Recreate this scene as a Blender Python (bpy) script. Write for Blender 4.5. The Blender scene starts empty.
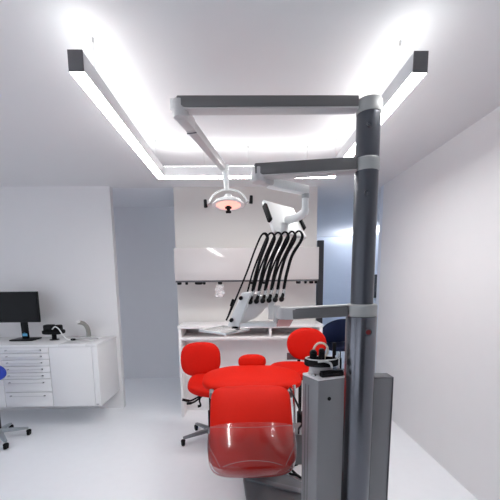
import bpy, bmesh, math, random
from mathutils import Vector as V, Matrix as M
random.seed(4)
sc = bpy.context.scene
C = sc.collection
PI = math.pi

# ------------------------------------------------------------ materials
def mat(name, col, rough=.5, metal=0, noise=.03, nscale=8, coat=0, emit=0, ecol=None, alpha=1, bump=0, bscale=60, spec=.5, stretch=None):
    m = bpy.data.materials.new(name); m.use_nodes = True
    nt = m.node_tree; N = nt.nodes; L = nt.links
    b = N['Principled BSDF']
    b.inputs['Roughness'].default_value = rough
    b.inputs['Metallic'].default_value = metal
    b.inputs['Specular IOR Level'].default_value = spec
    if coat:
        b.inputs['Coat Weight'].default_value = coat; b.inputs['Coat Roughness'].default_value = .08
    if alpha < 1: b.inputs['Alpha'].default_value = alpha
    if emit:
        b.inputs['Emission Color'].default_value = (*(ecol or col), 1); b.inputs['Emission Strength'].default_value = emit
    tc = N.new('ShaderNodeTexCoord'); mp = N.new('ShaderNodeMapping')
    if stretch: mp.inputs['Scale'].default_value = stretch
    L.new(tc.outputs['Object'], mp.inputs['Vector'])
    n = N.new('ShaderNodeTexNoise'); n.inputs['Scale'].default_value = nscale; n.inputs['Detail'].default_value = 4
    L.new(mp.outputs['Vector'], n.inputs['Vector'])
    r = N.new('ShaderNodeValToRGB')
    lo = tuple(max(0, c*(1-noise)) for c in col); hi = tuple(min(1, c*(1+noise)) for c in col)
    r.color_ramp.elements[0].color = (*lo, 1); r.color_ramp.elements[1].color = (*hi, 1)
    L.new(n.outputs['Fac'], r.inputs['Fac']); L.new(r.outputs['Color'], b.inputs['Base Color'])
    if bump:
        n2 = N.new('ShaderNodeTexNoise'); n2.inputs['Scale'].default_value = bscale
        L.new(mp.outputs['Vector'], n2.inputs['Vector'])
        bp = N.new('ShaderNodeBump'); bp.inputs['Strength'].default_value = bump; bp.inputs['Distance'].default_value = .002
        L.new(n2.outputs['Fac'], bp.inputs['Height']); L.new(bp.outputs['Normal'], b.inputs['Normal'])
    return m

WALL = mat('wall_paint', (.78, .775, .78), .65, bump=.12, bscale=140, noise=.012)
WARM = mat('partition_paint', (.66, .635, .61), .65, bump=.12, bscale=140, noise=.012)
COOL = mat('passage_paint', (.82, .83, .86), .7, bump=.1, bscale=140, noise=.012)
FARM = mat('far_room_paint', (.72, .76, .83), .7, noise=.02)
CEIL = mat('ceiling_paint', (.74, .745, .755), .8, bump=.1, bscale=120, noise=.01)
FLOOR = mat('vinyl_floor', (.92, .94, .965), .16, noise=.02, nscale=14)
LAM = mat('white_laminate', (.84, .84, .84), .22, noise=.01)
LAMD = mat('laminate_shadow_gap', (.25, .25, .25), .6)
LAMG = mat('grey_white_laminate', (.74, .745, .745), .32, noise=.012)
WCAB = mat('gloss_cabinet_front', (.52, .49, .485), .10, coat=.4, noise=.008)
DESKW = mat('desk_lacquer', (.84, .815, .81), .3, noise=.01)
SHELF = mat('desk_shelf_grey', (.55, .53, .53), .5)
ALU = mat('brushed_aluminium', (.66, .66, .66), .38, .85, noise=.05, nscale=30, stretch=(1, 1, 20))
CAP = mat('light_end_cap', (.17, .165, .17), .5, .3)
BARW = mat('light_bar_side', (.80, .80, .81), .42)
LED = mat('led_diffuser', (1, 1, 1), .5, emit=41, ecol=(1, .995, .985))
LEDUP = mat('led_uplight', (1, 1, 1), .5, emit=9, ecol=(1, .995, .985))
POST = mat('post_grey_metal', (.085, .09, .105), .32, .4, noise=.04)
POSTL = mat('lower_post_grey_metal', (.17, .175, .195), .24, .85, noise=.05, nscale=20)
COLL = mat('collar_light_grey', (.40, .41, .40), .4, noise=.02)
ARMG = mat('arm_grey_lacquer', (.155, .152, .152), .36, .1, noise=.02)
ARML = mat('arm_pale_plastic', (.55, .535, .535), .38, noise=.015)
WPLA = mat('white_plastic', (.83, .84, .83), .28, noise=.01)
UNIT = mat('unit_grey_lacquer', (.25, .25, .26), .38, .35, noise=.03, nscale=20)
UNITTOP = mat('unit_top_white', (.78, .78, .78), .35)
EDGE = mat('dark_edge', (.10, .10, .11), .5)
BLK = mat('black_plastic', (.008, .008, .009), .45, noise=.2, spec=.15)
BLKM = mat('black_soft_rubber', (.010, .010, .011), .6, noise=.2, spec=.12)
SCREEN = mat('dark_screen', (.006, .0065, .008), .25, spec=.15)
STEEL = mat('chrome', (.78, .78, .77), .16, 1, noise=.03)
BSTEEL = mat('faucet_steel', (.36, .36, .33), .32, .6, noise=.05)
RED = mat('red_upholstery', (.60, .010, .002), .6, noise=.05, nscale=40, bump=.15, bscale=220, spec=.12)
REDS = mat('red_stool_fabric', (.60, .010, .004), .6, noise=.06, nscale=40, bump=.2, bscale=300, spec=.12)
DRED = mat('dark_red_button', (.22, .01, .012), .3, coat=.5)
BLUE = mat('blue_upholstery', (.012, .045, .42), .55, noise=.06, nscale=30)
NAVY = mat('navy_upholstery', (.010, .020, .075), .6, noise=.08, nscale=30)
GREYB = mat('grey_base_metal', (.23, .245, .26), .38, .5, noise=.05)
MECH = mat('chair_grey_metal', (.22, .22, .225), .42, .3, noise=.05)
FOOTB = mat('floor_plate_grey', (.17, .175, .185), .5, .2, noise=.06)
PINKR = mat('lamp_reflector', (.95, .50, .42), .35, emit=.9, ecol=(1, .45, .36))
CREAM = mat('cream_ring', (.95, .85, .68), .35)
TRAYM = mat('steel_tray', (.72, .72, .71), .25, .6, noise=.02)
STICK = mat('pale_blue_sticker', (.10, .42, .68), .4)
STICKW = mat('white_sticker', (.8, .8, .8), .4)
DOORM = mat('dark_door', (.035, .037, .045), .4)
BAGM = mat('clear_polythene', (.9, .9, .92), .12, alpha=.28, noise=.1, nscale=30, bump=.6, bscale=30)
GLOSSW = mat('gloss_white_plastic', (.83, .80, .79), .12, coat=.6, noise=.01)
PINKREFL = mat('pink_chair_reflection', (.72, .35, .33), .15, alpha=.8, coat=.5)  # reflection of the red chair on a white underside, put into the colour

PANE = mat('added_window_glass', (.95, .97, 1), .03, alpha=.06)

def film():
    m = bpy.data.materials.new('clear_vinyl_film'); m.use_nodes = True
    nt = m.node_tree; N = nt.nodes; L = nt.links
    for n in list(N): N.remove(n)
    out = N.new('ShaderNodeOutputMaterial'); mx = N.new('ShaderNodeMixShader'); mx2 = N.new('ShaderNodeMixShader')
    tr = N.new('ShaderNodeBsdfTransparent'); tr.inputs['Color'].default_value = (.90, .89, .91, 1)
    df = N.new('ShaderNodeBsdfDiffuse'); df.inputs['Color'].default_value = (.62, .58, .60, 1)
    gl = N.new('ShaderNodeBsdfGlossy'); gl.inputs['Roughness'].default_value = .13; gl.inputs['Color'].default_value = (1, 1, 1, 1)
    fr = N.new('ShaderNodeFresnel'); fr.inputs['IOR'].default_value = 1.55
    tc = N.new('ShaderNodeTexCoord'); n = N.new('ShaderNodeTexNoise'); n.inputs['Scale'].default_value = 9
    L.new(tc.outputs['Object'], n.inputs['Vector'])
    bp = N.new('ShaderNodeBump'); bp.inputs['Strength'].default_value = .12; bp.inputs['Distance'].default_value = .006
    L.new(n.outputs['Fac'], bp.inputs['Height']); L.new(bp.outputs['Normal'], gl.inputs['Normal']); L.new(bp.outputs['Normal'], fr.inputs['Normal'])
    mx.inputs['Fac'].default_value = .02
    L.new(tr.outputs[0], mx.inputs[1]); L.new(df.outputs[0], mx.inputs[2])
    L.new(fr.outputs[0], mx2.inputs['Fac']); L.new(mx.outputs[0], mx2.inputs[1]); L.new(gl.outputs[0], mx2.inputs[2])
    L.new(mx2.outputs[0], out.inputs['Surface'])
    return m
FILM = film()
FILMEDGE = mat('vinyl_welded_edge', (.74, .55, .55), .25, alpha=.5)

# ------------------------------------------------------------ shape helpers (world coordinates)
def rotm(rx=0, ry=0, rz=0):
    return M.Rotation(rz, 3, 'Z') @ M.Rotation(ry, 3, 'Y') @ M.Rotation(rx, 3, 'X')
class B:
    """collects shapes for one mesh object"""
    def __init__(s): s.bm = bmesh.new()
    def merge(s, t):
        me = bpy.data.meshes.new('tmp'); t.to_mesh(me); t.free(); s.bm.from_mesh(me); bpy.data.meshes.remove(me); return s
    def box(s, a, b, bev=0, seg=2):
        a, b = V(a), V(b)
        return s.obox((a+b)/2, (abs(b.x-a.x), abs(b.y-a.y), abs(b.z-a.z)), None, bev, seg)
    def obox(s, c, size, R=None, bev=0, seg=2):
        t = bmesh.new(); bmesh.ops.create_cube(t, size=1)
        for v in t.verts: v.co = V((v.co.x*size[0], v.co.y*size[1], v.co.z*size[2]))
        if bev: bmesh.ops.bevel(t, geom=t.edges[:], offset=min(bev, min(size)*.49), segments=seg, affect='EDGES', profile=.5)
        for v in t.verts: v.co = (R @ v.co if R else v.co) + V(c)
        return s.merge(t)
    def bar(s, p, q, w, h, up=(0, 0, 1), bev=.004, seg=2, w2=None, h2=None):
        """rectangular bar from p to q, w across, h along up; may taper to w2 x h2"""
        p, q = V(p), V(q); d = (q-p); l = d.length; d.normalize()
        x = d.cross(V(up)).normalized(); z = x.cross(d).normalized()
        t = bmesh.new(); bmesh.ops.create_cube(t, size=1)
        for v in t.verts:
            k = v.co.y+.5
            ww = w+((w2 or w)-w)*k; hh = h+((h2 or h)-h)*k
            v.co = V((v.co.x*ww, v.co.y*l, v.co.z*hh))
        if bev: bmesh.ops.bevel(t, geom=t.edges[:], offset=bev, segments=seg, affect='EDGES', profile=.5)
        R = M((x, d, z)).transposed()
        for v in t.verts: v.co = R @ v.co + (p+q)/2
        return s.merge(t)
    def prism(s, pts, ext, bev=0):
        t = bmesh.new(); e = V(ext)
        lo = [t.verts.new(V(p)) for p in pts]; hi = [t.verts.new(V(p)+e) for p in pts]
        n = len(pts); t.faces.new(lo[::-1]); t.faces.new(hi)
        for i in range(n): t.faces.new((lo[i], lo[(i+1) % n], hi[(i+1) % n], hi[i]))
        bmesh.ops.recalc_face_normals(t, faces=t.faces[:])
        if bev: bmesh.ops.bevel(t, geom=t.edges[:], offset=bev, segments=2, affect='EDGES', profile=.5)
        return s.merge(t)
    def cyl(s, p, q, r, r2=None, n=32, bev=0):
        p, q = V(p), V(q); r2 = r if r2 is None else r2
        l = (q-p).length
        prof = [(0, 0), (r, 0), (r2, l), (0, l)] if not bev else [(0, 0), (r-bev, 0), (r-bev*.3, bev*.3), (r, bev), (r2, l-bev), (r2-bev*.3, l-bev*.3), (r2-bev, l), (0, l)]
        return s.lathe(prof, p, q-p, n)
    def lathe(s, prof, base=(0, 0, 0), axis=(0, 0, 1), n=32, sx=1, sy=1):
        t = bmesh.new(); a = V(axis).normalized()
        Q = V((0, 0, 1)).rotation_difference(a).to_matrix(); base = V(base)
        rings = []
        for r, z in prof:
            if r < 1e-6: rings.append([t.verts.new(Q @ V((0, 0, z))+base)])
            else: rings.append([t.verts.new(Q @ V((r*sx*math.cos(2*PI*i/n), r*sy*math.sin(2*PI*i/n), z))+base) for i in range(n)])
        for A, D in zip(rings, rings[1:]):
            if len(A) == 1 and len(D) == 1: continue
            for i in range(n):
                j = (i+1) % n
                if len(A) == 1: t.faces.new((A[0], D[j], D[i]))
                elif len(D) == 1: t.faces.new((A[i], A[j], D[0]))
                else: t.faces.new((A[i], A[j], D[j], D[i]))
        bmesh.ops.recalc_face_normals(t, faces=t.faces[:])
        return s.merge(t)
    def tube(s, pts, r, n=10, smooth=6, closed=False):
        pts = [V(p) for p in pts]
        if smooth: pts = spline(pts, smooth, closed)
        t = bmesh.new(); rings = []; N = len(pts); up = None
        for i, p in enumerate(pts):
            a = pts[(i-1) % N] if closed or i else p; b = pts[(i+1) % N] if closed or i < N-1 else p
            d = (b-a).normalized()
            if up is None:
                up = d.orthogonal().normalized()
            up = (up-d*up.dot(d)).normalized(); x = d.cross(up)
            rr = r(i/(N-1)) if callable(r) else r
            rings.append([t.verts.new(p+up*rr*math.cos(2*PI*k/n)+x*rr*math.sin(2*PI*k/n)) for k in range(n)])
        for i in range(N if closed else N-1):
            A, D = rings[i], rings[(i+1) % N]
            for k in range(n): t.faces.new((A[k], A[(k+1) % n], D[(k+1) % n], D[k]))
        if not closed: t.faces.new(rings[0][::-1]); t.faces.new(rings[-1])
        bmesh.ops.recalc_face_normals(t, faces=t.faces[:])
        return s.merge(t)
    def pillow(s, c, a, b, tk, e1=.5, e2=.4, R=None, nu=56, nv=20, warp=None, vmin=-1.0):
        """superellipsoid cushion: half sizes a (x) b (y) tk (z); warp(x/a, y/b, co) moves points before R"""
        pw = lambda w, e: math.copysign(abs(w)**e, w)
        t = bmesh.new(); rings = []
        for j in range(nv+1):
            ph = -PI/2+PI*j/nv
            if j in (0, nv): pts = [(0, 0, math.sin(ph))]
            else: pts = [(pw(math.cos(ph), e1)*pw(math.cos(2*PI*i/nu), e2), pw(math.cos(ph), e1)*pw(math.sin(2*PI*i/nu), e2), pw(math.sin(ph), e1)) for i in range(nu)]
            ring = []
            for x, y, z in pts:
                co = V((x*a, y*b, z*tk))
                if warp: co = warp(x, y, co)
                ring.append(t.verts.new((R @ co if R else co)+V(c)))
            rings.append(ring)
        for A, D in zip(rings, rings[1:]):
            for i in range(nu):
                j = (i+1) % nu
                if len(A) == 1: t.faces.new((A[0], D[j], D[i]))
                elif len(D) == 1: t.faces.new((A[i], A[j], D[0]))
                else: t.faces.new((A[i], A[j], D[j], D[i]))
        bmesh.ops.recalc_face_normals(t, faces=t.faces[:])
        return s.merge(t)
def spline(P, k, closed=False):
    out = []; n = len(P)
    for i in range(n if closed else n-1):
        g = (lambda j: P[j % n]) if closed else (lambda j: P[max(0, min(n-1, j))])
        a, b, c, d = g(i-1), g(i), g(i+1), g(i+2)
        for q in range(k):
            t = q/k
            out.append(.5*((2*b)+(c-a)*t+(2*a-5*b+4*c-d)*t*t+(3*b-a-3*c+d)*t**3))
    if not closed: out.append(P[-1])
    return out

def wpos(o):
    p = V(o.location)
    while o.parent: o = o.parent; p = p+V(o.location)
    return p
def obj(name, b, m, parent=None, smooth=True, label=None, origin=None):
    me = bpy.data.meshes.new(name)
    off = wpos(parent) if parent else V(origin) if origin else V((0, 0, 0))
    for v in b.bm.verts: v.co -= off
    b.bm.to_mesh(me); b.bm.free()
    me.materials.append(m)
    if smooth:
        for p in me.polygons: p.use_smooth = True
        me.set_sharp_from_angle(angle=math.radians(38))
    o = bpy.data.objects.new(name, me); C.objects.link(o)
    if parent: o.parent = parent
    elif origin: o.location = off
    if label: o['label'] = label
    return o
def tag(o, label, cat, group=None):
    o['label'] = label; o['category'] = cat
    if group: o['group'] = group
    return o
def thing(name, label, cat, loc=(0, 0, 0), group=None):
    o = bpy.data.objects.new(name, None); o.empty_display_size = .05; C.objects.link(o); o.location = loc
    return tag(o, label, cat, group)
def struct(name, b, m, smooth=False):
    o = obj(name, b, m, smooth=smooth); o['kind'] = 'structure'; return o

# ------------------------------------------------------------ the room
CZ = 2.63
struct('floor', B().box((-4.3, -1.9, -.1), (4.2, 8.6, 0)), FLOOR)
struct('ceiling', B().box((-4.3, -1.9, CZ), (4.2, 3.98, CZ+.15)).box((.85, 3.98, CZ), (4.2, 8.6, CZ+.15)), CEIL)
struct('ceiling_passage', B().box((-4.3, 3.98, CZ+.045), (.85, 5.35, CZ+.15)), COOL)
struct('wall_back', B().box((-4.2, 3.9, 0), (-1.5, 3.98, CZ)), WALL)
struct('wall_partition', B().box((-.79, 3.95, 0), (.885, 4.07, CZ)), WARM)
struct('wall_passage', B().box((-4.2, 5.16, 0), (.81, 5.28, CZ+.06)), COOL)
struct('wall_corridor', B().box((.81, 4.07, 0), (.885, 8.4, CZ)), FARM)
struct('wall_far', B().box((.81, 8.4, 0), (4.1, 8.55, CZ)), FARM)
struct('wall_right', B().box((1.64, -1.8, 0), (1.76, 3.98, CZ)), WALL)
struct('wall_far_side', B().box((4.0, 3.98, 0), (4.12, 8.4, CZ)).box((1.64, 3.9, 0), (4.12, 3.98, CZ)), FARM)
def windowed(name, axis, k0, k1, a0, a1, o0, o1, z0, z1, m, top):
    # wall slab k0..k1 thick, running a0..a1, with one opening o0..o1 x z0..z1
    P = (lambda k, a, z: (k, a, z)) if axis == 'x' else (lambda k, a, z: (a, k, z))
    b = B().box(P(k0, a0, 0), P(k1, o0, top)).box(P(k0, o1, 0), P(k1, a1, top)).box(P(k0, o0, 0), P(k1, o1, z0)).box(P(k0, o0, z1), P(k1, o1, top))
    return struct(name, b, m)
def added_window(name, axis, k0, k1, o0, o1, z0, z1):
    P = (lambda k, a, z: (k, a, z)) if axis == 'x' else (lambda k, a, z: (a, k, z))
    f = .05; km = (k0+k1)/2; am = (o0+o1)/2
    b = B()
    for a, c in (((o0, z0), (o0+f, z1)), ((o1-f, z0), (o1, z1)), ((o0+f, z0), (o1-f, z0+f)), ((o0+f, z1-f), (o1-f, z1)), ((am-f/2, z0+f), (am+f/2, z1-f))):
        b.box(P(km-.03, a[0], a[1]), P(km+.03, c[0], c[1]))
    w_ = struct(name, b, LAM)
    obj('pane', B().box(P(km-.003, o0+f, z0+f), P(km+.003, o1-f, z1-f)), PANE, w_, False)
windowed('wall_left', 'x', -4.3, -4.18, -1.9, 3.94, -1.2, 2.4, .5, 2.4, WALL, CZ+.06)
added_window('added_window_1', 'x', -4.3, -4.18, -1.2, 2.4, .5, 2.4)  # unseen window, added to let in fill daylight
windowed('wall_front', 'y', -1.9, -1.78, -4.18, 1.76, -3.6, -.7, .5, 2.4, WALL, CZ)
added_window('added_window_2', 'y', -1.9, -1.78, -3.6, -.7, .5, 2.4)  # added behind the camera for more soft daylight, out of view
windowed('wall_passage_left', 'x', -4.3, -4.18, 3.94, 5.28, 4.1, 5.1, .1, 2.5, COOL, CZ+.06)
added_window('added_window_3', 'x', -4.3, -4.18, 4.1, 5.1, .1, 2.5)  # out of view, added so cool light brightens the passage
struct('added_dark_door', B().box((-.45, -1.78, 0), (1.35, -1.75, 2.12), .004), DOORM)  # unseen dark door, added so the post mirrors something dark
d1 = struct('door_1', B().box((.955, 4.20, 0), (1.035, 4.26, 2.05), .004), DOORM)
# far-room luminaire and wall fitting
t = thing('ceiling_lamp', 'cool white uplight hung under the far room ceiling, behind the post', 'lamp', (2.79, 7.5, 2.35))
obj('lamp_housing', B().box((2.73, 7.2, 2.30), (2.85, 7.8, 2.35), .004), BARW, t)
obj('uplight_strip', B().box((2.74, 7.21, 2.351), (2.84, 7.79, 2.356)), mat('cool_uplight', (1, 1, 1), emit=230, ecol=(.84, .90, 1)), t, False)
for y in (7.3, 7.7): obj('lamp_rod', B().cyl((2.79, y, 2.35), (2.79, y, CZ), .006, n=10), ALU, t)
tag(obj('wall_panel', B().box((3.33, 8.375, 1.08), (3.5, 8.4, 1.68), .004), DOORM, origin=(3.41, 8.39, 1.38)), 'narrow black panel on the far wall, beside the grey post', 'wall panel')

# ------------------------------------------------------------ pendant light: a U of three bars
LX, RX, BY, Y0 = -.655, .735, 2.79, 1.445
Z0, Z1, HW = 2.386, 2.466, .03
t = thing('pendant_light', 'glowing white U-shaped linear pendant light hung on thin wires under the ceiling', 'ceiling light', (.04, BY, Z1))
def light_bar(a, b):
    a, b = V(a), V(b); lo = V((min(a.x, b.x), min(a.y, b.y), 0)); hi = V((max(a.x, b.x), max(a.y, b.y), 0))
    o = obj('light_bar', B().box((lo.x, lo.y, Z0+.003), (hi.x, hi.y, Z1-.003), .001), BARW, t)
    e = .0015
    obj('diffuser', B().box((lo.x+e, lo.y+e, Z0), (hi.x-e, hi.y-e, Z0+.0028)), LED, o, False)
    obj('uplight_strip', B().box((lo.x+.006, lo.y+.006, Z1-.0028), (hi.x-.006, hi.y-.006, Z1)), LEDUP, o, False)
light_bar((LX-HW, Y0, 0), (LX+HW, BY+HW, 0)); light_bar((RX-HW, Y0, 0), (RX+HW, BY+HW, 0)); light_bar((LX+HW, BY-HW, 0), (RX-HW, BY+HW, 0))
for x in (LX, RX): obj('end_cap', B().box((x-HW, Y0-.006, Z0), (x+HW, Y0-.0002, Z1), .001), CAP, t)
for x, y in ((LX, 1.625), (LX, 2.665), (RX, 1.635), (RX, 2.67), (.055, BY), (.535, BY), (-.3, BY)):
    w = obj('suspension_wire', B().cyl((x, y, Z1), (x, y, CZ), .0014, n=8), ALU, t)
    obj('ceiling_anchor', B().cyl((x, y, CZ-.02), (x, y, CZ), .006, n=12), ALU, w)

# ------------------------------------------------------------ dental unit: post and floor cabinet
PX, PY = .588, 1.6
t = thing('dental_unit', 'tall dark grey dental unit post rising from a grey floor cabinet', 'dental unit', (PX, PY, 0))
obj('lower_post', B().cyl((PX, PY, 0), (PX, PY, 1.371), .074, n=48, bev=.004), POSTL, t)
obj('upper_post', B().cyl((PX, PY, 1.3712), (PX, PY, 2.2995), .054, n=48), POST, t)
b_ = obj('power_button', B().cyl((PX+.008, PY-.080, 1.301), (PX+.008, PY-.07, 1.301), .013, n=24, bev=.003), DRED, t, label='round dark red button')
obj('button_ring', B().lathe([(.012, 0), (.017, 0), (.017, .006), (.012, .006)], (PX+.008, PY-.075, 1.301), (0, -1, 0), 24), POST, b_)
for z in (2.236, 1.945): obj('screw', B().lathe([(0, .004), (.004, .004), (.005, .002), (.010, .006), (.011, 0), (0, 0)], (PX-.016, PY-.0505, z), (0, -1, 0), 20), POST, t)
# slim front column, turned towards the chair
P0, PL, PR = V((.356, 1.503, 0)), V((.299, 1.613, 0)), V((.500, 1.552, 0))
PB = PL+(PR-P0)
H = 1.08
up = lambda p, z: V((p.x, p.y, z))
obj('front_column', B().prism([up(P0, .0), up(PR, .0), up(PB, .0), up(PL, .0)], (0, 0, H-.012), .004), UNIT, t)
obj('column_top', B().prism([up(P0, H-.0118), up(PR, H-.0118), up(PB, H-.0118), up(PL, H-.0118)], (0, 0, .012), .003), UNITTOP, t, label='white top of the front column')
fn = (PR-P0).normalized(); nrm = V((fn.y, -fn.x, 0)); pc = P0+fn*.063
obj('keyhole', B().cyl(up(pc, .973)-nrm*.002, up(pc, .973)+nrm*.003, .0095, n=24), BLK, t)
sd = (PL-P0).normalized(); sn = V((sd.y, -sd.x, 0)); sn = sn if sn.x < 0 else -sn
for k in (.045, .06):
    q = P0+sd*k*1.6; obj('side_groove', B().bar(up(q, .05)+sn*.0005, up(q, 1.03)+sn*.0005, .003, .0016, up=sn, bev=0), EDGE, t)
obj('rear_panel', B().box((.60, 1.645, 0), (.785, 1.72, 1.034), .004), UNIT, t)
obj('edge_trim', B().box((.781, 1.641, 0), (.788, 1.724, 1.036), .002).box((.66, 1.641, 1.034), (.788, 1.724, 1.040), .002), EDGE, t)
# ------------------------------------------------------------ operating light with its arm
def collar(name, z0, z1, r, m, par, i=.0545):
    h = z1-z0; return obj(name, B().lathe([(i, 0), (r-.003, 0), (r, .004), (r, h-.005), (r-.005, h), (i, h), (i, 0)], (PX, PY, z0), n=48), m, par)
t = thing('operating_light', 'operating light with an orange dish and white hoop yoke on the topmost swivel arm', 'dental lamp', (PX, PY, 2.352))
obj('swivel_collar', B().cyl((PX, PY, 2.300), (PX, PY, 2.360), .0575, n=48, bev=.006), COLL, t)
ax0, ax1 = -.285, PX-.0555
a_ = obj('arm', B().bar((ax1, PY, 2.347), (ax0, PY-.002, 2.344), .062, .048, bev=.007), ARMG, t)
obj('arm_underside', B().bar((ax1, PY, 2.319), (ax0, PY, 2.3155), .06, .009, bev=.003), ARML, a_)
e_ = obj('elbow', B().cyl((-.273, 1.602, 2.284), (-.273, 1.602, 2.362), .036, n=32, bev=.008).bar((-.273, 1.602, 2.308), (-.243, 1.70, 2.300), .055, .058, bev=.012), ARML, t)
obj('cap', B().cyl((-.308, 1.60, 2.318), (-.308, 1.60, 2.366), .011, n=16, bev=.004), WPLA, e_)
obj('spring_arm', B().bar((-.255, 1.675, 2.303), (-.118, 2.20, 2.272), .052, .052, bev=.010, w2=.04, h2=.04), ARML, t)
obj('seam', B().bar((-.243, 1.718, 2.2745), (-.241, 1.725, 2.2741), .05, .004, bev=.001), EDGE, t)
LC = V((-.090, 2.26, 2.068))
obj('drop_joint', B().cyl((-.108, 2.225, 2.29), (-.098, 2.26, 2.146), .022, .017, n=24, bev=.004).cyl((-.109, 2.22, 2.255), (-.109, 2.22, 2.298), .027, n=24, bev=.006), WPLA, t)
arc = [LC+V((.125*math.cos(a), .0, -.01+.095*math.sin(a))) for a in [PI*i/12 for i in range(13)]]
obj('yoke', B().tube(arc, .0065, 10, 4), WPLA, t)
hd = V((0, -.12, -.99)).normalized()   # the lamp looks down and towards the camera
h_ = obj('lamp_head', B().lathe([(0, .052), (.022, .052), (.028, .030), (.052, .024), (.085, .008), (.104, -.010), (.108, -.018), (.102, -.019), (0, -.006)], LC, -hd, 48), WPLA, t)
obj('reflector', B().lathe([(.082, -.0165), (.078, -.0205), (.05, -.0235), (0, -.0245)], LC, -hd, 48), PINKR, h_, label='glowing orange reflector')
obj('lamp_holder', B().cyl(LC-hd*-.022, LC+hd*.062, .014, .010, n=20, bev=.003).bar(LC+hd*.034+V((-.022, 0, 0)), LC+hd*.034+V((.022, 0, 0)), .012, .014, bev=.003).bar(LC+hd*.05+V((-.018, 0, -.012)), LC+hd*.05+V((.018, 0, -.012)), .012, .016, bev=.003), BLK, h_, label='black bulb shield')
for s, dz in ((-1, -.012), (1, .048)):
    a0 = LC+V((s*.108, 0, -.004)); a1 = LC+V((s*.15, -.005, -.006+dz*.4))
    g = obj('handle', B().cyl(a0, a1, .007, n=14), ALU, t)
    obj('grip', B().cyl(a1+V((0, 0, -.022)), a1+V((s*.003, -.004, .03)), .0125, .0105, n=20, bev=.004), BLKM, g, label='black rubber grip')
# ------------------------------------------------------------ middle arm with the tilted panel
t = thing('panel_arm', 'middle swivel arm carrying a tilted white panel with two black grips', 'swivel arm', (PX, PY, 2.09))
collar('swivel_collar', 2.050, 2.108, .0575, COLL, t)
a_ = obj('arm', B().bar((ax1, PY, 2.083), (.06, PY, 2.057), .066, .056, bev=.007, h2=.052), ARMG, t)
obj('arm_underside', B().bar((ax1, PY, 2.0515), (.06, PY, 2.0275), .064, .008, bev=.003), ARML, a_)
obj('elbow', B().cyl((.078, PY, 2.004), (.078, PY, 2.074), .034, n=32, bev=.008).bar((.062, PY, 2.028), (.145, 1.66, 2.020), .05, .036, bev=.01), ARML, t)
obj('spring_arm', B().bar((.125, 1.655, 2.022), (.335, 1.72, 2.000), .048, .048, bev=.012, h2=.046), WPLA, t)
obj('drop_tube', B().cyl((.322, 1.715, 2.0), (.322, 1.715, 1.905), .0165, n=24), WPLA, t)
obj('tube_ring', B().cyl((.322, 1.715, 1.962), (.322, 1.715, 1.985), .0195, n=24, bev=.002), COLL, t)
obj('bracket', B().tube([(.322, 1.715, 1.915), (.319, 1.722, 1.895), (.290, 1.77, 1.880), (.250, 1.84, 1.878)], lambda k: .019+.004*k, 16, 5), WPLA, t)
TL, TR, BR, BL = V((.119, 1.867, 1.993)), V((.305, 1.987, 1.973)), V((.359, 1.853, 1.788)), V((.168, 1.733, 1.805))
c = (TL+TR+BR+BL)/4; pu = ((TR+BR)-(TL+BL))/2; pv = ((TL+TR)-(BL+BR))/2
rx = pu.normalized(); ry = (pv-rx*pv.dot(rx)).normalized(); nn = rx.cross(ry); nn = nn if nn.y < 0 else -nn
R = M((rx, nn.cross(rx), nn)).transposed()
pn = obj('panel', B().prism([TL, TR, BR, BL], -nn*.022, .004), WPLA, t, label='white tilted panel')
for p, q_ in ((TL.lerp(BL, .18), TL.lerp(BL, .70)), (TR.lerp(BR, .22), TR.lerp(BR, .74))):
    e = rx*(.006 if q_.x > .25 else -.006)
    obj('grip', B().bar(p+e, q_+e, .019, .03, up=nn, bev=.006), BLKM, pn, label='black rubber grip')
# ------------------------------------------------------------ lowest arm with the instrument console
t = console = thing('instrument_console', 'white sloping instrument console and flat tray on the lowest swivel arm', 'instrument console', (PX, PY, 1.39))
collar('swivel_collar', 1.372, 1.432, .0735, COLL, t)
a_ = obj('arm', B().bar((PX-.072, PY, 1.398), (.24, 1.62, 1.384), .062, .052, bev=.006), ARMG, t)
obj('arm_top', B().bar((PX-.072, PY, 1.427), (.24, 1.62, 1.413), .060, .006, bev=.002), ARML, a_)
obj('arm_end', B().cyl((.198, 1.623, 1.358), (.198, 1.623, 1.418), .032, n=32, bev=.007).bar((.262, 1.62, 1.387), (.20, 1.623, 1.386), .064, .058, bev=.006), ARML, t)
obj('joint', B().cyl((.172, 1.65, 1.33), (.172, 1.65, 1.424), .018, n=24, bev=.004), ARML, t)
obj('link_cover', B().prism([(.176, 1.60, 1.358), (.250, 1.60, 1.358), (.230, 1.60, 1.322), (.164, 1.60, 1.322)], (0, .05, 0), .004), PINKREFL, t, label='translucent link cover with the red chair reflection coloured in')
k_ = obj('console_body', B().prism([(-.007, 1.635, 1.492), (.040, 1.62, 1.494), (-.022, 1.62, 1.322), (-.084, 1.635, 1.322)], (.02, .115, 0), .006), WPLA, t)
w0 = [V((.041, 1.690, 1.493)), V((-.022, 1.636, 1.322)), V((.073, 1.72, 1.357)), V((.160, 1.745, 1.440))]
obj('console_wing', B().prism(w0, (0, .03, .012), .003), GLOSSW, k_)
obj('console_base', B().bar((-.03, 1.69, 1.328), (.175, 1.66, 1.328), .11, .020, bev=.006), WPLA, t)
obj('handpiece_rail', B().bar((.03, 1.715, 1.458), (.222, 1.715, 1.470), .022, .022, bev=.006), WPLA, t)
obj('rail_support', B().bar((.15, 1.72, 1.345), (.15, 1.72, 1.455), .035, .018, up=(0, 1, 0), bev=.005), WPLA, t)
for x, z in ((-.009, 1.466), (-.058, 1.356)):
    obj('knob', B().cyl((x, 1.64, z), (x-.004, 1.609, z-.001), .0105, .0095, n=20, bev=.003), BLK, t, label='black round knob')
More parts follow.
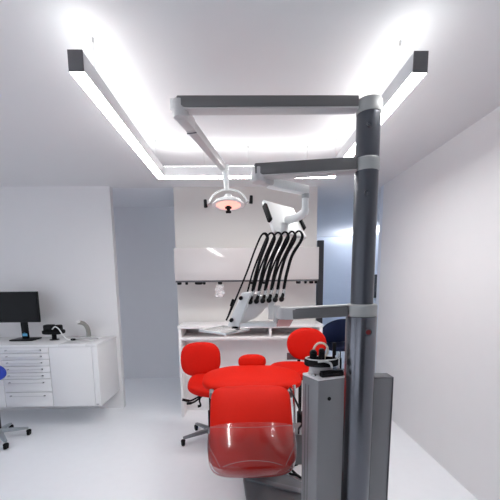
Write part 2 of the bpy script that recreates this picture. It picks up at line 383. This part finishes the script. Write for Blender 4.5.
obj('foot', B().bar((-.06, 1.640, 1.3155), (-.025, 1.640, 1.3155), .03, .007, bev=.002), BLK, t)
obj('side_clip', B().bar((-.062, 1.655, 1.422), (-.049, 1.655, 1.459), .02, .016, up=(1, 0, 0), bev=.004).bar((-.078, 1.655, 1.375), (-.055, 1.655, 1.437), .01, .006, up=(1, 0, 0), bev=.002), BLK, t)
# six handpieces: silver coupling, black tip and a black hose that loops up under the panel
names = ['first from the left', 'second from the left', 'third from the left', 'third from the right', 'second from the right', 'first from the right']
for i in range(6):
    bx = .036+.0324*i; bz = 1.444+.0022*i
    tip = V((bx, 1.672, bz))
    h = thing('handpiece', 'black tipped dental handpiece on a looping hose, %s' % names[i], 'handpiece', tip, 'handpieces hanging on the console')
    obj('tip', B().lathe([(0, -.014), (.009, -.012), (.013, -.004), (.013, .004), (.009, .011), (0, .013)], tip, (.35, -.7, .6), 20).cyl(tip, tip+V((.010, .012, .028)), .0095, .008, n=16), BLK, h, label='black rounded tip')
    obj('coupling', B().cyl(tip+V((.008, .010, .020)), tip+V((.020, .022, .062)), .0085, .0075, n=16, bev=.002), STEEL, h, label='silver metal coupling')
    k_px = .00515
    rel = [(2.6, -10, 1.69), (5.5, -25, 1.695), (11, -43, 1.70), (16.5+.6*i, -57, 1.70), (18+.6*i, -63, 1.703), (15.5+.6*i, -67, 1.71), (11.5+.6*i, -64.5, 1.72), (5+.4*i, -50, 1.727), (-3, -29, 1.73), (-9, -8, 1.728)]
    if i == 0: rel[-1:] = [(-12, -8, 1.73), (-20, 10, 1.72), (-24.5, 19, 1.70)]
    pts = [V((tip.x+dx*k_px, y, tip.z-dz*k_px)) for dx, dz, y in rel]
    obj('hose', B().tube(pts, lambda k: .0082 if k < .40 else .0048 if k > .52 else .0082-.0034*(k-.40)/.12, 10, 7), BLKM, h, label='black looping hose')
# ------------------------------------------------------------ tray under the console
q = [V((-.240, 1.715, 1.284)), V((-.086, 1.585, 1.284)), V((.035, 1.745, 1.284)), V((-.119, 1.866, 1.284))]
tp = obj('tray', B().prism(q, (0, 0, .006), .002), TRAYM, console, label='thin flat pale tray')
cc = sum(q, V())/4
for i in range(4):
    p0 = cc+(q[i]-cc)*.97; p1 = cc+(q[(i+1) % 4]-cc)*.97
    obj('rim', B().bar(p0+V((0, 0, .009)), p1+V((0, 0, .009)), .005, .008, bev=.0015), TRAYM, tp)
obj('tray_post', B().cyl((-.03, 1.70, 1.289), (-.03, 1.70, 1.318), .012, n=16), ARML, tp)
# ------------------------------------------------------------ things on the front column
hc = V((.392, 1.595, 0))
t = thing('instrument_holder', 'round black instrument holder on a pale pedestal on the front column', 'instrument holder', (hc.x, hc.y, H))
obj('pedestal', B().lathe([(0, 0), (.066, 0), (.062, .012), (.060, .035), (.068, .042), (0, .042)], (hc.x, hc.y+.01, H+.0005), (0, 0, 1), 40, 1, .5), ARML, t)
obj('holder_ring', B().lathe([(0, .002), (.080, 0), (.087, .006), (.088, .032), (.084, .036), (.072, .036), (.070, .018), (0, .016)], (hc.x, hc.y, H+.043), (0, 0, 1), 48, 1, .55), BLK, t)
obj('ring_rim', B().tube([hc+V((.080*math.cos(a), .046*math.sin(a), H+.080)) for a in [2*PI*i/24 for i in range(24)]], .0035, 8, 3, True), ALU, t)
obj('hook_arm', B().tube([hc+V(p) for p in ((-.03, -.05, H+.074), (.0, -.057, H+.078), (.03, -.058, H+.066), (.038, -.056, H+.045))], .006, 10, 6), ALU, t)
obj('rod', B().cyl(hc+V((.082, -.022, H+.005)), hc+V((.082, -.022, H+.115)), .005, n=14), STEEL, t)
for i, (x, y, h_, l) in enumerate(((-.045, -.01, .120, 'broad black handset at the left of the round holder'), (-.004, -.014, .128, 'slim black handset inside the cream ring on the round holder'))):
    o = thing('handset', l, 'handset', hc+V((x, y, H+.06)), 'handsets in the round holder')
    w = (.036, .030)[i]
    obj('body', B().bar(hc+V((x, y, H+.0615)), hc+V((x+.001, y, H+h_)), w, .022, up=(0, 1, 0), bev=.007), BLKM, o)
    obj('head', B().bar(hc+V((x, y-.002, H+h_-.012)), hc+V((x, y-.002, H+h_+.006)), w*.75, .026, up=(0, 1, 0), bev=.006), BLK, o)
rc = hc+V((.0, .02, H+.116))
tag(obj('cream_ring', B().tube([rc+V((.036*math.cos(a), .0, .038*math.sin(a))) for a in [-1.0+(PI+2.0)*i/16 for i in range(17)]], .0055, 12, 4).bar(rc+V((.020, 0, -.033)), rc+V((.016, 0, -.052)), .012, .012, up=(0, 1, 0)), CREAM, origin=rc), 'cream ring standing open side down behind the black handsets', 'ring')
pp = hc+V((.066, .015, H+.062))
t = thing('pen_instrument', 'small upright black pen shaped instrument at the right edge of the round holder', 'instrument', pp)
obj('body', B().cyl(pp, pp+V((0, 0, .062)), .007, n=16, bev=.002), BLK, t); obj('clip', B().bar(pp+V((.0, -.007, .030)), pp+V((.0, -.007, .095)), .017, .014, up=(0, 1, 0), bev=.003), BLK, t)
tag(obj('remote_control', B().bar((.372, 1.531, H+.0115), (.490, 1.558, H+.0115), .032, .022, bev=.006).bar((.375, 1.533, H+.026), (.487, 1.559, H+.026), .022, .006, bev=.002), BLK, origin=(.43, 1.56, H)), 'flat black box lying on top of the grey front column', 'box')
tag(obj('soap_button', B().lathe([(0, .008), (.010, .007), (.013, .002), (.0135, 0), (0, 0)], (.347, 1.565, H+.0005), (0, 0, 1), 20), STEEL, origin=(.347, 1.565, H)), 'small shiny round stud on the corner of the front column top', 'stud')

# ------------------------------------------------------------ dental chair
t = thing('dental_chair', 'reclined red dental chair seen from its foot end', 'dental chair', (.05, 2.3, 0))
d = V((0, -.40, -.375)).normalized(); n_ = V((0, -d.z, d.y)); n_ = n_ if n_.z > 0 else -n_
R = M((V((1, 0, 0)), -d, n_)).transposed()
LCN = V((.040, 1.872, .690)); LA, LB = .252, .262
def legwarp(x, y, co):
    co.x *= 1+.035*y
    co.y -= (.030*(1-x*x) if y < 0 else -.0*x)
    co.z += -.018*x*x-.02*y*y
    return co
obj('leg_rest', B().pillow(LCN, LA, LB, .055, .55, .27, R, 72, 24, legwarp), RED, t)
obj('leg_rest_frame', B().obox(LCN-n_*.075, (.32, .42, .025), R, .008), MECH, t)
def seatwarp(x, y, co): co.z += .02*x*x; return co
obj('seat', B().pillow((.05, 2.29, .70), .255, .24, .06, .5, .35, None, 56, 20, seatwarp), RED, t)
def backwarp(x, y, co):
    k = abs(x)
    co.z *= 1-.45*max(0, k-.45)/.55
    co.y *= 1-.20*k*k
    co.z += .012*k*k
    return co
obj('backrest', B().pillow((.062, 2.53, .760), .392, .25, .066, .6, .56, rotm(.07), 72, 24, backwarp), RED, t)
hr = obj('headrest', B().pillow((.073, 2.83, .836), .124, .066, .048, .7, .78, rotm(PI/2-.25), 48, 20), RED, t)
obj('headrest_stem', B().bar((.073, 2.78, .80), (.073, 2.87, .77), .07, .03, bev=.008), BLK, hr)
obj('headrest_post', B().bar((.073, 2.74, .775), (.073, 2.86, .792), .05, .014, bev=.003), STEEL, hr)
for s in (-1, 1):
    cx = .05+s*.285
    obj('side_shell', B().bar((cx, 2.28, .72), (cx+s*.02, 2.55, .745), .04, .06, bev=.015), MECH, t)
obj('lift_arm', B().bar((.06, 2.42, .10), (.06, 2.30, .70), .22, .20, up=(0, 1, 0), bev=.03), MECH, t)
obj('link_housing', B().box((.300, 2.03, .32), (.405, 2.22, .535), .006), MECH, t)
obj('link_rod', B().cyl((.36, 2.20, .50), (.36, 2.27, .80), .012, n=16), STEEL, t)
bp = obj('floor_plate', B().prism([(-.02, 2.36, .0), (.30, 2.36, .0), (.62, 2.05, .0), (.62, 1.78, .0), (.33, 1.78, .0), (.02, 1.94, .0)], (0, 0, .06), .008), FOOTB, t)
obj('plate_ridge', B().bar((.015, 2.285, .068), (.42, 2.10, .068), .05, .016, bev=.004), GREYB, bp)
obj('under_cover', B().box((-.02, 2.30, .061), (.20, 2.52, .14), .02), MECH, t)
obj('supply_hose', B().tube([(.36, 2.05, .535), (.352, 2.0, .58), (.345, 1.95, .62), (.36, 1.9, .70), (.335, 2.1, .77), (.32, 2.2, .80)], .007, 8, 6), BLK, t, label='black hose at the right side')
# loose vinyl sleeve over the foot end
def covwarp(x, y, co):
    co = legwarp(x, y, co); co.z += .003+.020*(1-x*x)+.002*math.sin(3.2*x)*math.sin(5*y+1)+(.046*max(0, .2-y)+.018*max(0, .2-y)**2 if co.z > 0 else 0)
    return co
cb = B().pillow(LCN-n_*.002, LA+.009, LB+.012, .064, .55, .27, R, 80, 32, covwarp)
cut = LCN+d*.030
geom = cb.bm.verts[:]+cb.bm.edges[:]+cb.bm.faces[:]
bmesh.ops.bisect_plane(cb.bm, geom=geom, plane_co=cut, plane_no=-d, clear_outer=True)
o = obj('foot_cover', cb, FILM, origin=LCN+d*.2); tag(o, 'clear glossy plastic cover over the foot end of the red chair', 'foot cover')
def on_leg(x, y, lift=.0):      # point on the upper side of the cover
    k = min(1, (abs(x)**(2/.27)+abs(y)**(2/.27))**(.27/.55))
    z = .064*max(0, 1-k)**(.55/2)
    co = covwarp(x, y, V((x*(LA+.009), y*(LB+.012), z+1e-4))); co.z += lift
    return R @ co+LCN-n_*.002
obj('hem', B().tube([on_leg(-.985+1.97*i/24, -.115) for i in range(25)], .0012, 6, 2), FILMEDGE, o)
obj('seam', B().tube([on_leg(-.62+1.24*i/12, -.93+.12*(1-((i-6)/6)**2)) for i in range(13)], .0012, 6, 3), FILMEDGE, o)
for sx in (-1, 1): obj('seam', B().tube([on_leg(sx*(.97-.28*i/8), -.52-.42*i/8) for i in range(9)], .0011, 6, 3), FILMEDGE, o)
# cables on the floor
tag(obj('cable', B().tube([(.30, 2.50, .012), (.36, 2.46, .03), (.41, 2.40, .012), (.44, 2.34, .02), (.40, 2.37, .03), (.36, 2.42, .012), (.35, 2.50, .012), (.44, 2.55, .012)], .010, 8, 6), BLK, origin=(.38, 2.45, .01)), 'thick black cable coiled on the floor behind the red foot rest', 'cable')
tag(obj('cable', B().tube([(.20, 2.60, .006), (.25, 2.50, .006), (.285, 2.42, .006), (.33, 2.395, .006), (.345, 2.375, .006), (.36, 2.352, .006), (.40, 2.32, .006)], .005, 8, 6), BLK, origin=(.35, 2.40, .01)), 'thin black cable snaking on the floor left of the thick coil', 'cable')

# ------------------------------------------------------------ stools
def castor(p, base, m=BLK):
    c_ = obj('castor', B().cyl((p.x-.012, p.y-.016, .026), (p.x+.012, p.y-.004, .026), .026, n=24, bev=.005).cyl((p.x-.012, p.y+.006, .026), (p.x+.012, p.y+.016, .026), .026, n=24, bev=.005), m, base)
    obj('hood', B().pillow((p.x, p.y, .044), .022, .025, .014, .8, .9, None, 20, 8), m, c_)
def stool_base(t, x, y, zs, a0, rad=.27, m=GREYB):
    obj('gas_column', B().cyl((x, y, .10), (x, y, .30), .028, n=24, bev=.003).cyl((x, y, .30), (x, y, zs), .016, n=20), BLK, t)
    b = obj('base', B().cyl((x, y, .07), (x, y, .13), .045, .036, n=28, bev=.006), m, t)
    for k in range(5):
        a = a0+2*PI*k/5; e = V((x+rad*math.cos(a), y+rad*math.sin(a), .072))
        obj('leg', B().bar((x+.02*math.cos(a), y+.02*math.sin(a), .103), e, .052, .034, bev=.008, w2=.034, h2=.022), m, t)
        castor(V((e.x, e.y, 0)), t)
def lever(t, pts): obj('lever', B().tube(pts, lambda k: .008 if k < .7 else .012, 10, 5), BLK, t)
# red stool, left
t = thing('stool', 'red wheeled stool with a grey star base, left of the dental chair', 'stool', (-.33, 3.04, 0), 'red operator stools')
stool_base(t, -.33, 3.04, .56, math.radians(202), .28)
obj('seat', B().pillow((-.33, 2.95, .585), .195, .20, .048, .6, .75, rotm(.12, .16, 0), 48, 18), REDS, t)
obj('seat_pan', B().bar((-.32, 2.92, .522), (-.32, 3.08, .540), .20, .02, bev=.006), BLK, t)
obj('backrest', B().pillow((-.432, 3.19, .778), .198, .172, .048, .65, .72, rotm(PI/2-.12, 0, .1), 56, 20), REDS, t)
obj('back_post', B().tube([(-.34, 3.08, .54), (-.38, 3.22, .545), (-.41, 3.265, .64), (-.43, 3.235, .76)], .016, 12, 6), BLK, t)
lever(t, [(-.34, 2.93, .525), (-.43, 2.86, .50), (-.49, 2.82, .485), (-.555, 2.80, .505)])
lever(t, [(-.36, 2.91, .52), (-.45, 2.82, .475), (-.515, 2.79, .470)])
lever(t, [(-.38, 2.95, .53), (-.41, 2.86, .48), (-.395, 2.81, .445), (-.42, 2.80, .44)])
# red stool, right
t = thing('stool', 'red wheeled stool with a tall round back, right of the dental chair', 'stool', (.53, 2.97, 0), 'red operator stools')
stool_base(t, .53, 2.97, .67, math.radians(70), .27)
obj('seat', B().pillow((.45, 2.95, .715), .21, .20, .05, .6, .75, rotm(.05, .0, 0), 48, 18), REDS, t)
obj('seat_pan', B().bar((.50, 2.90, .655), (.50, 3.06, .655), .20, .02, bev=.006), BLK, t)
obj('backrest', B().pillow((.622, 3.15, .925), .194, .162, .052, .65, .92, rotm(PI/2-.08, 0, -.1), 56, 20), REDS, t)
obj('back_plate', B().bar((.49, 3.165, .765), (.49, 3.165, .835), .12, .012, up=(0, 1, 0), bev=.003), EDGE, t)
obj('back_post', B().tube([(.53, 3.0, .66), (.55, 3.19, .67), (.56, 3.215, .76), (.58, 3.205, .90)], .016, 12, 6), BLK, t)
# blue stool, cut by the left edge
t = thing('stool', 'blue wheeled stool with a grey metal star base in front of the pale drawers', 'stool', (-2.44, 3.10, 0))
stool_base(t, -2.44, 3.10, .48, math.radians(-42), .245, mat('pale_grey_metal', (.42, .46, .48), .35, .6))
obj('seat', B().pillow((-2.60, 3.10, .53), .15, .17, .045, .6, .75, None, 48, 18), BLUE, t)
obj('backrest', B().pillow((-2.40, 2.99, .722), .175, .085, .05, .65, .85, rotm(PI/2, 0, 0), 48, 18), BLUE, t)
obj('back_post', B().tube([(-2.44, 3.08, .48), (-2.42, 2.90, .47), (-2.40, 2.87, .58), (-2.38, 2.95, .70)], .014, 12, 6), BLK, t)
# navy chair in the far room
t = thing('office_chair', 'dark navy chair in the far room behind the round instrument holder', 'chair', (1.55, 5.1, 0))
stool_base(t, 1.55, 5.1, .46, .4, .28)
obj('seat', B().pillow((1.55, 5.05, .50), .24, .23, .045, .5, .6, None, 48, 16), NAVY, t)
def nw(x, y, co): co.y -= .10*x*x; return co
obj('backrest', B().pillow((1.665, 5.28, .725), .43, .19, .05, .6, .85, rotm(PI/2-.1, 0, 0), 56, 18, nw), NAVY, t)
obj('back_post', B().tube([(1.55, 5.12, .47), (1.55, 5.36, .48), (1.55, 5.38, .60), (1.55, 5.32, .72)], .02, 12, 6), BLK, t)

# ------------------------------------------------------------ left cabinets
FY, BYW, ZB, ZT, XR = 3.40, 3.8998, .232, .912, -1.555
def unit_body(t, x0, x1): return obj('body', B().box((x0+.001, FY, ZB), (x1-.001, BYW, ZT-.028), .001), LAMG, t)
t = thing('drawer_cabinet', 'pale wall hung cabinet of seven shallow drawers under the monitor', 'cabinet', (-2.30, FY, ZB))
DX0, DX1 = -2.545, -2.045
unit_body(t, DX0, DX1)
zs = [.884, .822, .752, .683, .612, .543, .398, .236]
for z1, z0 in zip(zs, zs[1:]):
    dr = obj('drawer', B().box((DX0+.003, FY-.02, z0+.003), (DX1-.003, FY-.0005, z1-.003), .0015), LAM, t)
    hz = (z1+z0)/2+.002 if z1-z0 < .1 else z1-.038
    hb = obj('handle', B().bar((DX0+.06, FY-.037, hz), (DX1-.075, FY-.037, hz), .008, .008, bev=.002), ALU, dr)
    for x in (DX0+.058, DX1-.09): obj('handle_post', B().box((x, FY-.038, hz-.006), (x+.015, FY-.0202, hz+.006), .001), EDGE, dr)
t = thing('door_cabinet', 'pale wall hung cabinet with one plain door under the faucet', 'cabinet', (-1.80, FY, ZB))
unit_body(t, DX1, XR)
obj('door', B().box((DX1+.003, FY-.02, ZB+.004), (XR-.045, FY-.0005, .881), .0015), LAM, t)
obj('end_strip', B().box((XR-.041, FY-.02, ZB+.004), (XR-.001, FY-.0005, .881), .0015), LAM, t)
obj('side_panel', B().box((XR-.0008, FY-.02, ZB), (XR+.016, BYW, .883), .001), LAM, t)
obj('maker_mark', B().box((XR-.034, FY-.0212, ZB+.018), (XR-.006, FY-.0203, ZB+.026)), mat('grey_print', (.3, .3, .32)), t)
t = thing('end_cabinet', 'pale wall hung cabinet left of the drawers, mostly outside the photo', 'cabinet', (-2.9, FY, ZB))
unit_body(t, -3.2, DX0)
obj('door', B().box((-3.197, FY-.02, .545), (DX0-.003, FY-.0005, .881), .0015).box((-3.197, FY-.02, ZB+.004), (DX0-.003, FY-.0005, .539), .0015), LAM, t)
t = thing('worktop', 'long white worktop with a shallow sink over the wall hung cabinets', 'worktop', (-2.4, 3.65, .885))
wb = B().box((-3.22, FY-.028, .8842), (-1.94, 3.897, ZT), .003).box((-1.94, FY-.028, .8842), (-1.66, 3.56, ZT), .002).box((-1.94, 3.74, .8842), (-1.66, 3.897, ZT), .002).box((-1.66, FY-.028, .8842), (XR+.022, 3.897, ZT), .003)
obj('slab', wb, LAM, t)
obj('sink_basin', B().box((-1.94, 3.56, .8842), (-1.66, 3.74, .890), .001).tube([(-1.925, 3.575, .911), (-1.675, 3.575, .911), (-1.675, 3.725, .911), (-1.925, 3.725, .911)], .005, 8, 4, True), ALU, t)
# things on the worktop
t = thing('monitor', 'black flat computer monitor standing on the white worktop', 'monitor', (-2.47, 3.67, ZT))
b = obj('bezel', B().box((-2.80, 3.645, 1.118), (-2.272, 3.675, 1.458), .004), BLK, t)
obj('screen', B().box((-2.788, 3.6425, 1.135), (-2.284, 3.6448, 1.446)), SCREEN, b, False)
obj('stand', B().bar((-2.475, 3.70, .925), (-2.475, 3.69, 1.20), .075, .022, up=(0, 1, 0), bev=.005), BLK, t)
obj('foot', B().box((-2.60, 3.60, ZT+.0005), (-2.345, 3.78, ZT+.016), .006), BLK, t)
obj('sticker', B().box((-2.504, 3.6865, .955), (-2.450, 3.6885, .985), 0).box((-2.487, 3.6865, .990), (-2.467, 3.6885, 1.03), 0), STICK, t, False, 'pale blue sticker')
t = thing('desk_phone', 'small black handset device on a short foot beside the monitor', 'handset', (-2.14, 3.66, ZT))
obj('foot', B().cyl((-2.14, 3.67, ZT+.0005), (-2.14, 3.67, ZT+.008), .05, n=28, bev=.003).cyl((-2.14, 3.67, ZT+.008), (-2.14, 3.67, .985), .024, n=24), BLK, t)
obj('cradle', B().pillow((-2.135, 3.66, 1.005), .115, .06, .028, .5, .5, rotm(0, 0, 0), 40, 14), BLKM, t)
obj('body', B().box((-2.232, 3.62, 1.02), (-2.125, 3.70, 1.088), .014).box((-2.12, 3.63, 1.02), (-2.045, 3.70, 1.083), .014), BLK, t)
obj('cord', B().tube([(-2.12, 3.61, 1.04), (-2.08, 3.60, 1.07), (-2.04, 3.60, 1.04), (-2.0, 3.60, .97), (-1.955, 3.60, .927), (-1.915, 3.60, .923)], .006, 8, 6), WPLA, t, label='white looping cord')
tag(obj('cord_plug', B().pillow((-1.895, 3.60, .925), .026, .02, .0125, .7, .7, None, 24, 10), BLK, origin=(-1.895, 3.60, .912)), 'small black plug at the end of the white cord on the worktop', 'plug')
t = thing('faucet', 'curved steel faucet with a bright head at the right of the worktop', 'faucet', (-1.815, 3.80, ZT))
obj('base_ring', B().cyl((-1.815, 3.80, ZT+.0005), (-1.815, 3.80, ZT+.012), .032, n=28, bev=.003), STEEL, t)
obj('spout', B().tube([(-1.815, 3.80, ZT+.01), (-1.815, 3.80, .98), (-1.825, 3.79, 1.04), (-1.85, 3.76, 1.085), (-1.885, 3.72, 1.10)], lambda k: .026-.004*k, 18, 6), BSTEEL, t)
obj('spout_head', B().lathe([(0, 0), (.020, 0), (.026, .008), (.027, .02), (.02, .028), (0, .03)], (-1.882, 3.72, 1.092), (-.25, -.1, 1), 28), WPLA, t, label='bright white spout head')

# ------------------------------------------------------------ reception desk, wall cabinet and rail
t = thing('desk', 'white desk with an open shelf standing against the partition', 'desk', (.07, 3.75, 0))
D0, D1, DY0, DY1 = -.725, .885, 3.58, 3.945
for x in (D0, D1-.03): obj('side_panel', B().box((x, DY0, 0), (x+.03, DY1, 1.028), .002), DESKW, t)
obj('top', B().box((D0-.005, DY0-.006, 1.0285), (D1+.005, DY1, 1.062), .003), DESKW, t)
obj('shelf', B().box((D0+.031, DY0+.004, .898), (D1-.031, DY1-.03, .928), .002), DESKW, t)
for x in (-.205, .30): obj('divider', B().box((x-.012, DY0+.004, .929), (x+.012, DY1-.03, 1.028), .001), DESKW, t)
obj('back_panel', B().box((D0+.031, DY1-.028, .929), (D1-.031, DY1-.012, 1.028)), SHELF, t)
obj('modesty_panel', B().box((D0+.031, 3.78, .06), (D1-.031, 3.80, .897), .001), DESKW, t)
obj('plinth', B().box((D0+.031, 3.79, 0), (D1-.031, 3.80, .058)), DESKW, t)
t = thing('wall_cabinet', 'long glossy white cabinet mounted on the partition behind the hoses', 'wall cabinet', (.045, 3.78, 1.56))
W0, W1, WY = -.745, .838, 3.62
obj('body', B().box((W0, WY+.02, 1.565), (W1, 3.948, 1.905), .002), DESKW, t)
obj('front', B().box((W0, WY, 1.560), (W1, WY+.0195, 1.91), .002), WCAB, t)
obj('maker_mark', B().box((W1-.09, WY-.001, 1.575), (W1-.03, WY-.0002, 1.582)), mat('silver_print', (.5, .5, .5)), t)
t = thing('hook_rail', 'narrow black rail with hooks along the underside of the long white cabinet', 'rail', (.045, 3.66, 1.54))
obj('rail', B().box((W0+.003, 3.63, 1.5405), (W1-.003, 3.68, 1.5595), .002), EDGE, t)
for x, w in ((-.705, .05), (-.625, .03), (-.49, .09), (-.43, .03), (-.255, .05), (.10, .05), (.24, .05), (.62, .055), (.70, .03), (.765, .05), (.815, .03)):
    obj('hook', B().pillow((x, 3.655, 1.530), w/2, .018, .017, .6, .7, None, 20, 8), BLK, t)
bb = B(); rr = random.Random(3)
prof = []
def crump(x, y, co):
    co.x += .010*math.sin(9*co.z*10+3*x); co.y += .008*math.sin(70*co.z+5*y); co.x *= 1-.25*math.copysign(1, co.z)*min(1, abs(co.z)/.08)*(.5); return co
bb.pillow((-.26, 3.655, 1.445), .050, .022, .072, .6, .8, None, 40, 20, crump)
bb.tube([(-.258, 3.655, 1.505), (-.256, 3.655, 1.523)], .010, 10, 2)
tag(obj('plastic_bag', bb, BAGM, origin=(-.26, 3.655, 1.445)), 'small crumpled clear plastic bag hanging from the black rail', 'bag')

# ------------------------------------------------------------ world, camera
w = bpy.data.worlds.new('world'); sc.world = w; w.use_nodes = True
w.node_tree.nodes['Background'].inputs[0].default_value = (.84, .89, 1, 1); w.node_tree.nodes['Background'].inputs[1].default_value = 1.5
cam = bpy.data.cameras.new('camera'); co = bpy.data.objects.new('camera', cam); C.objects.link(co); sc.camera = co
yaw, p, roll = [math.radians(a) for a in (1.16, 7.82, -.59)]
F = V((math.sin(yaw)*math.cos(p), math.cos(yaw)*math.cos(p), -math.sin(p)))
r0 = V((math.cos(yaw), -math.sin(yaw), 0)); u0 = r0.cross(F)
r = r0*math.cos(roll)+u0*math.sin(roll); u = u0*math.cos(roll)-r0*math.sin(roll)
co.matrix_world = M.Translation((0, 0, 1.55)) @ M((r, u, -F)).transposed().to_4x4()
cam.sensor_width = 36; cam.lens = 325/500*36; cam.shift_y = (325.5-250)/500
cam.clip_start = .02
sc.view_settings.view_transform = 'Standard'; sc.view_settings.look = 'None'
sc.view_settings.exposure = .08; sc.view_settings.gamma = 1
sc.cycles.max_bounces = 16; sc.cycles.diffuse_bounces = 10; sc.cycles.transparent_max_bounces = 16
sc.cycles.use_denoising = True
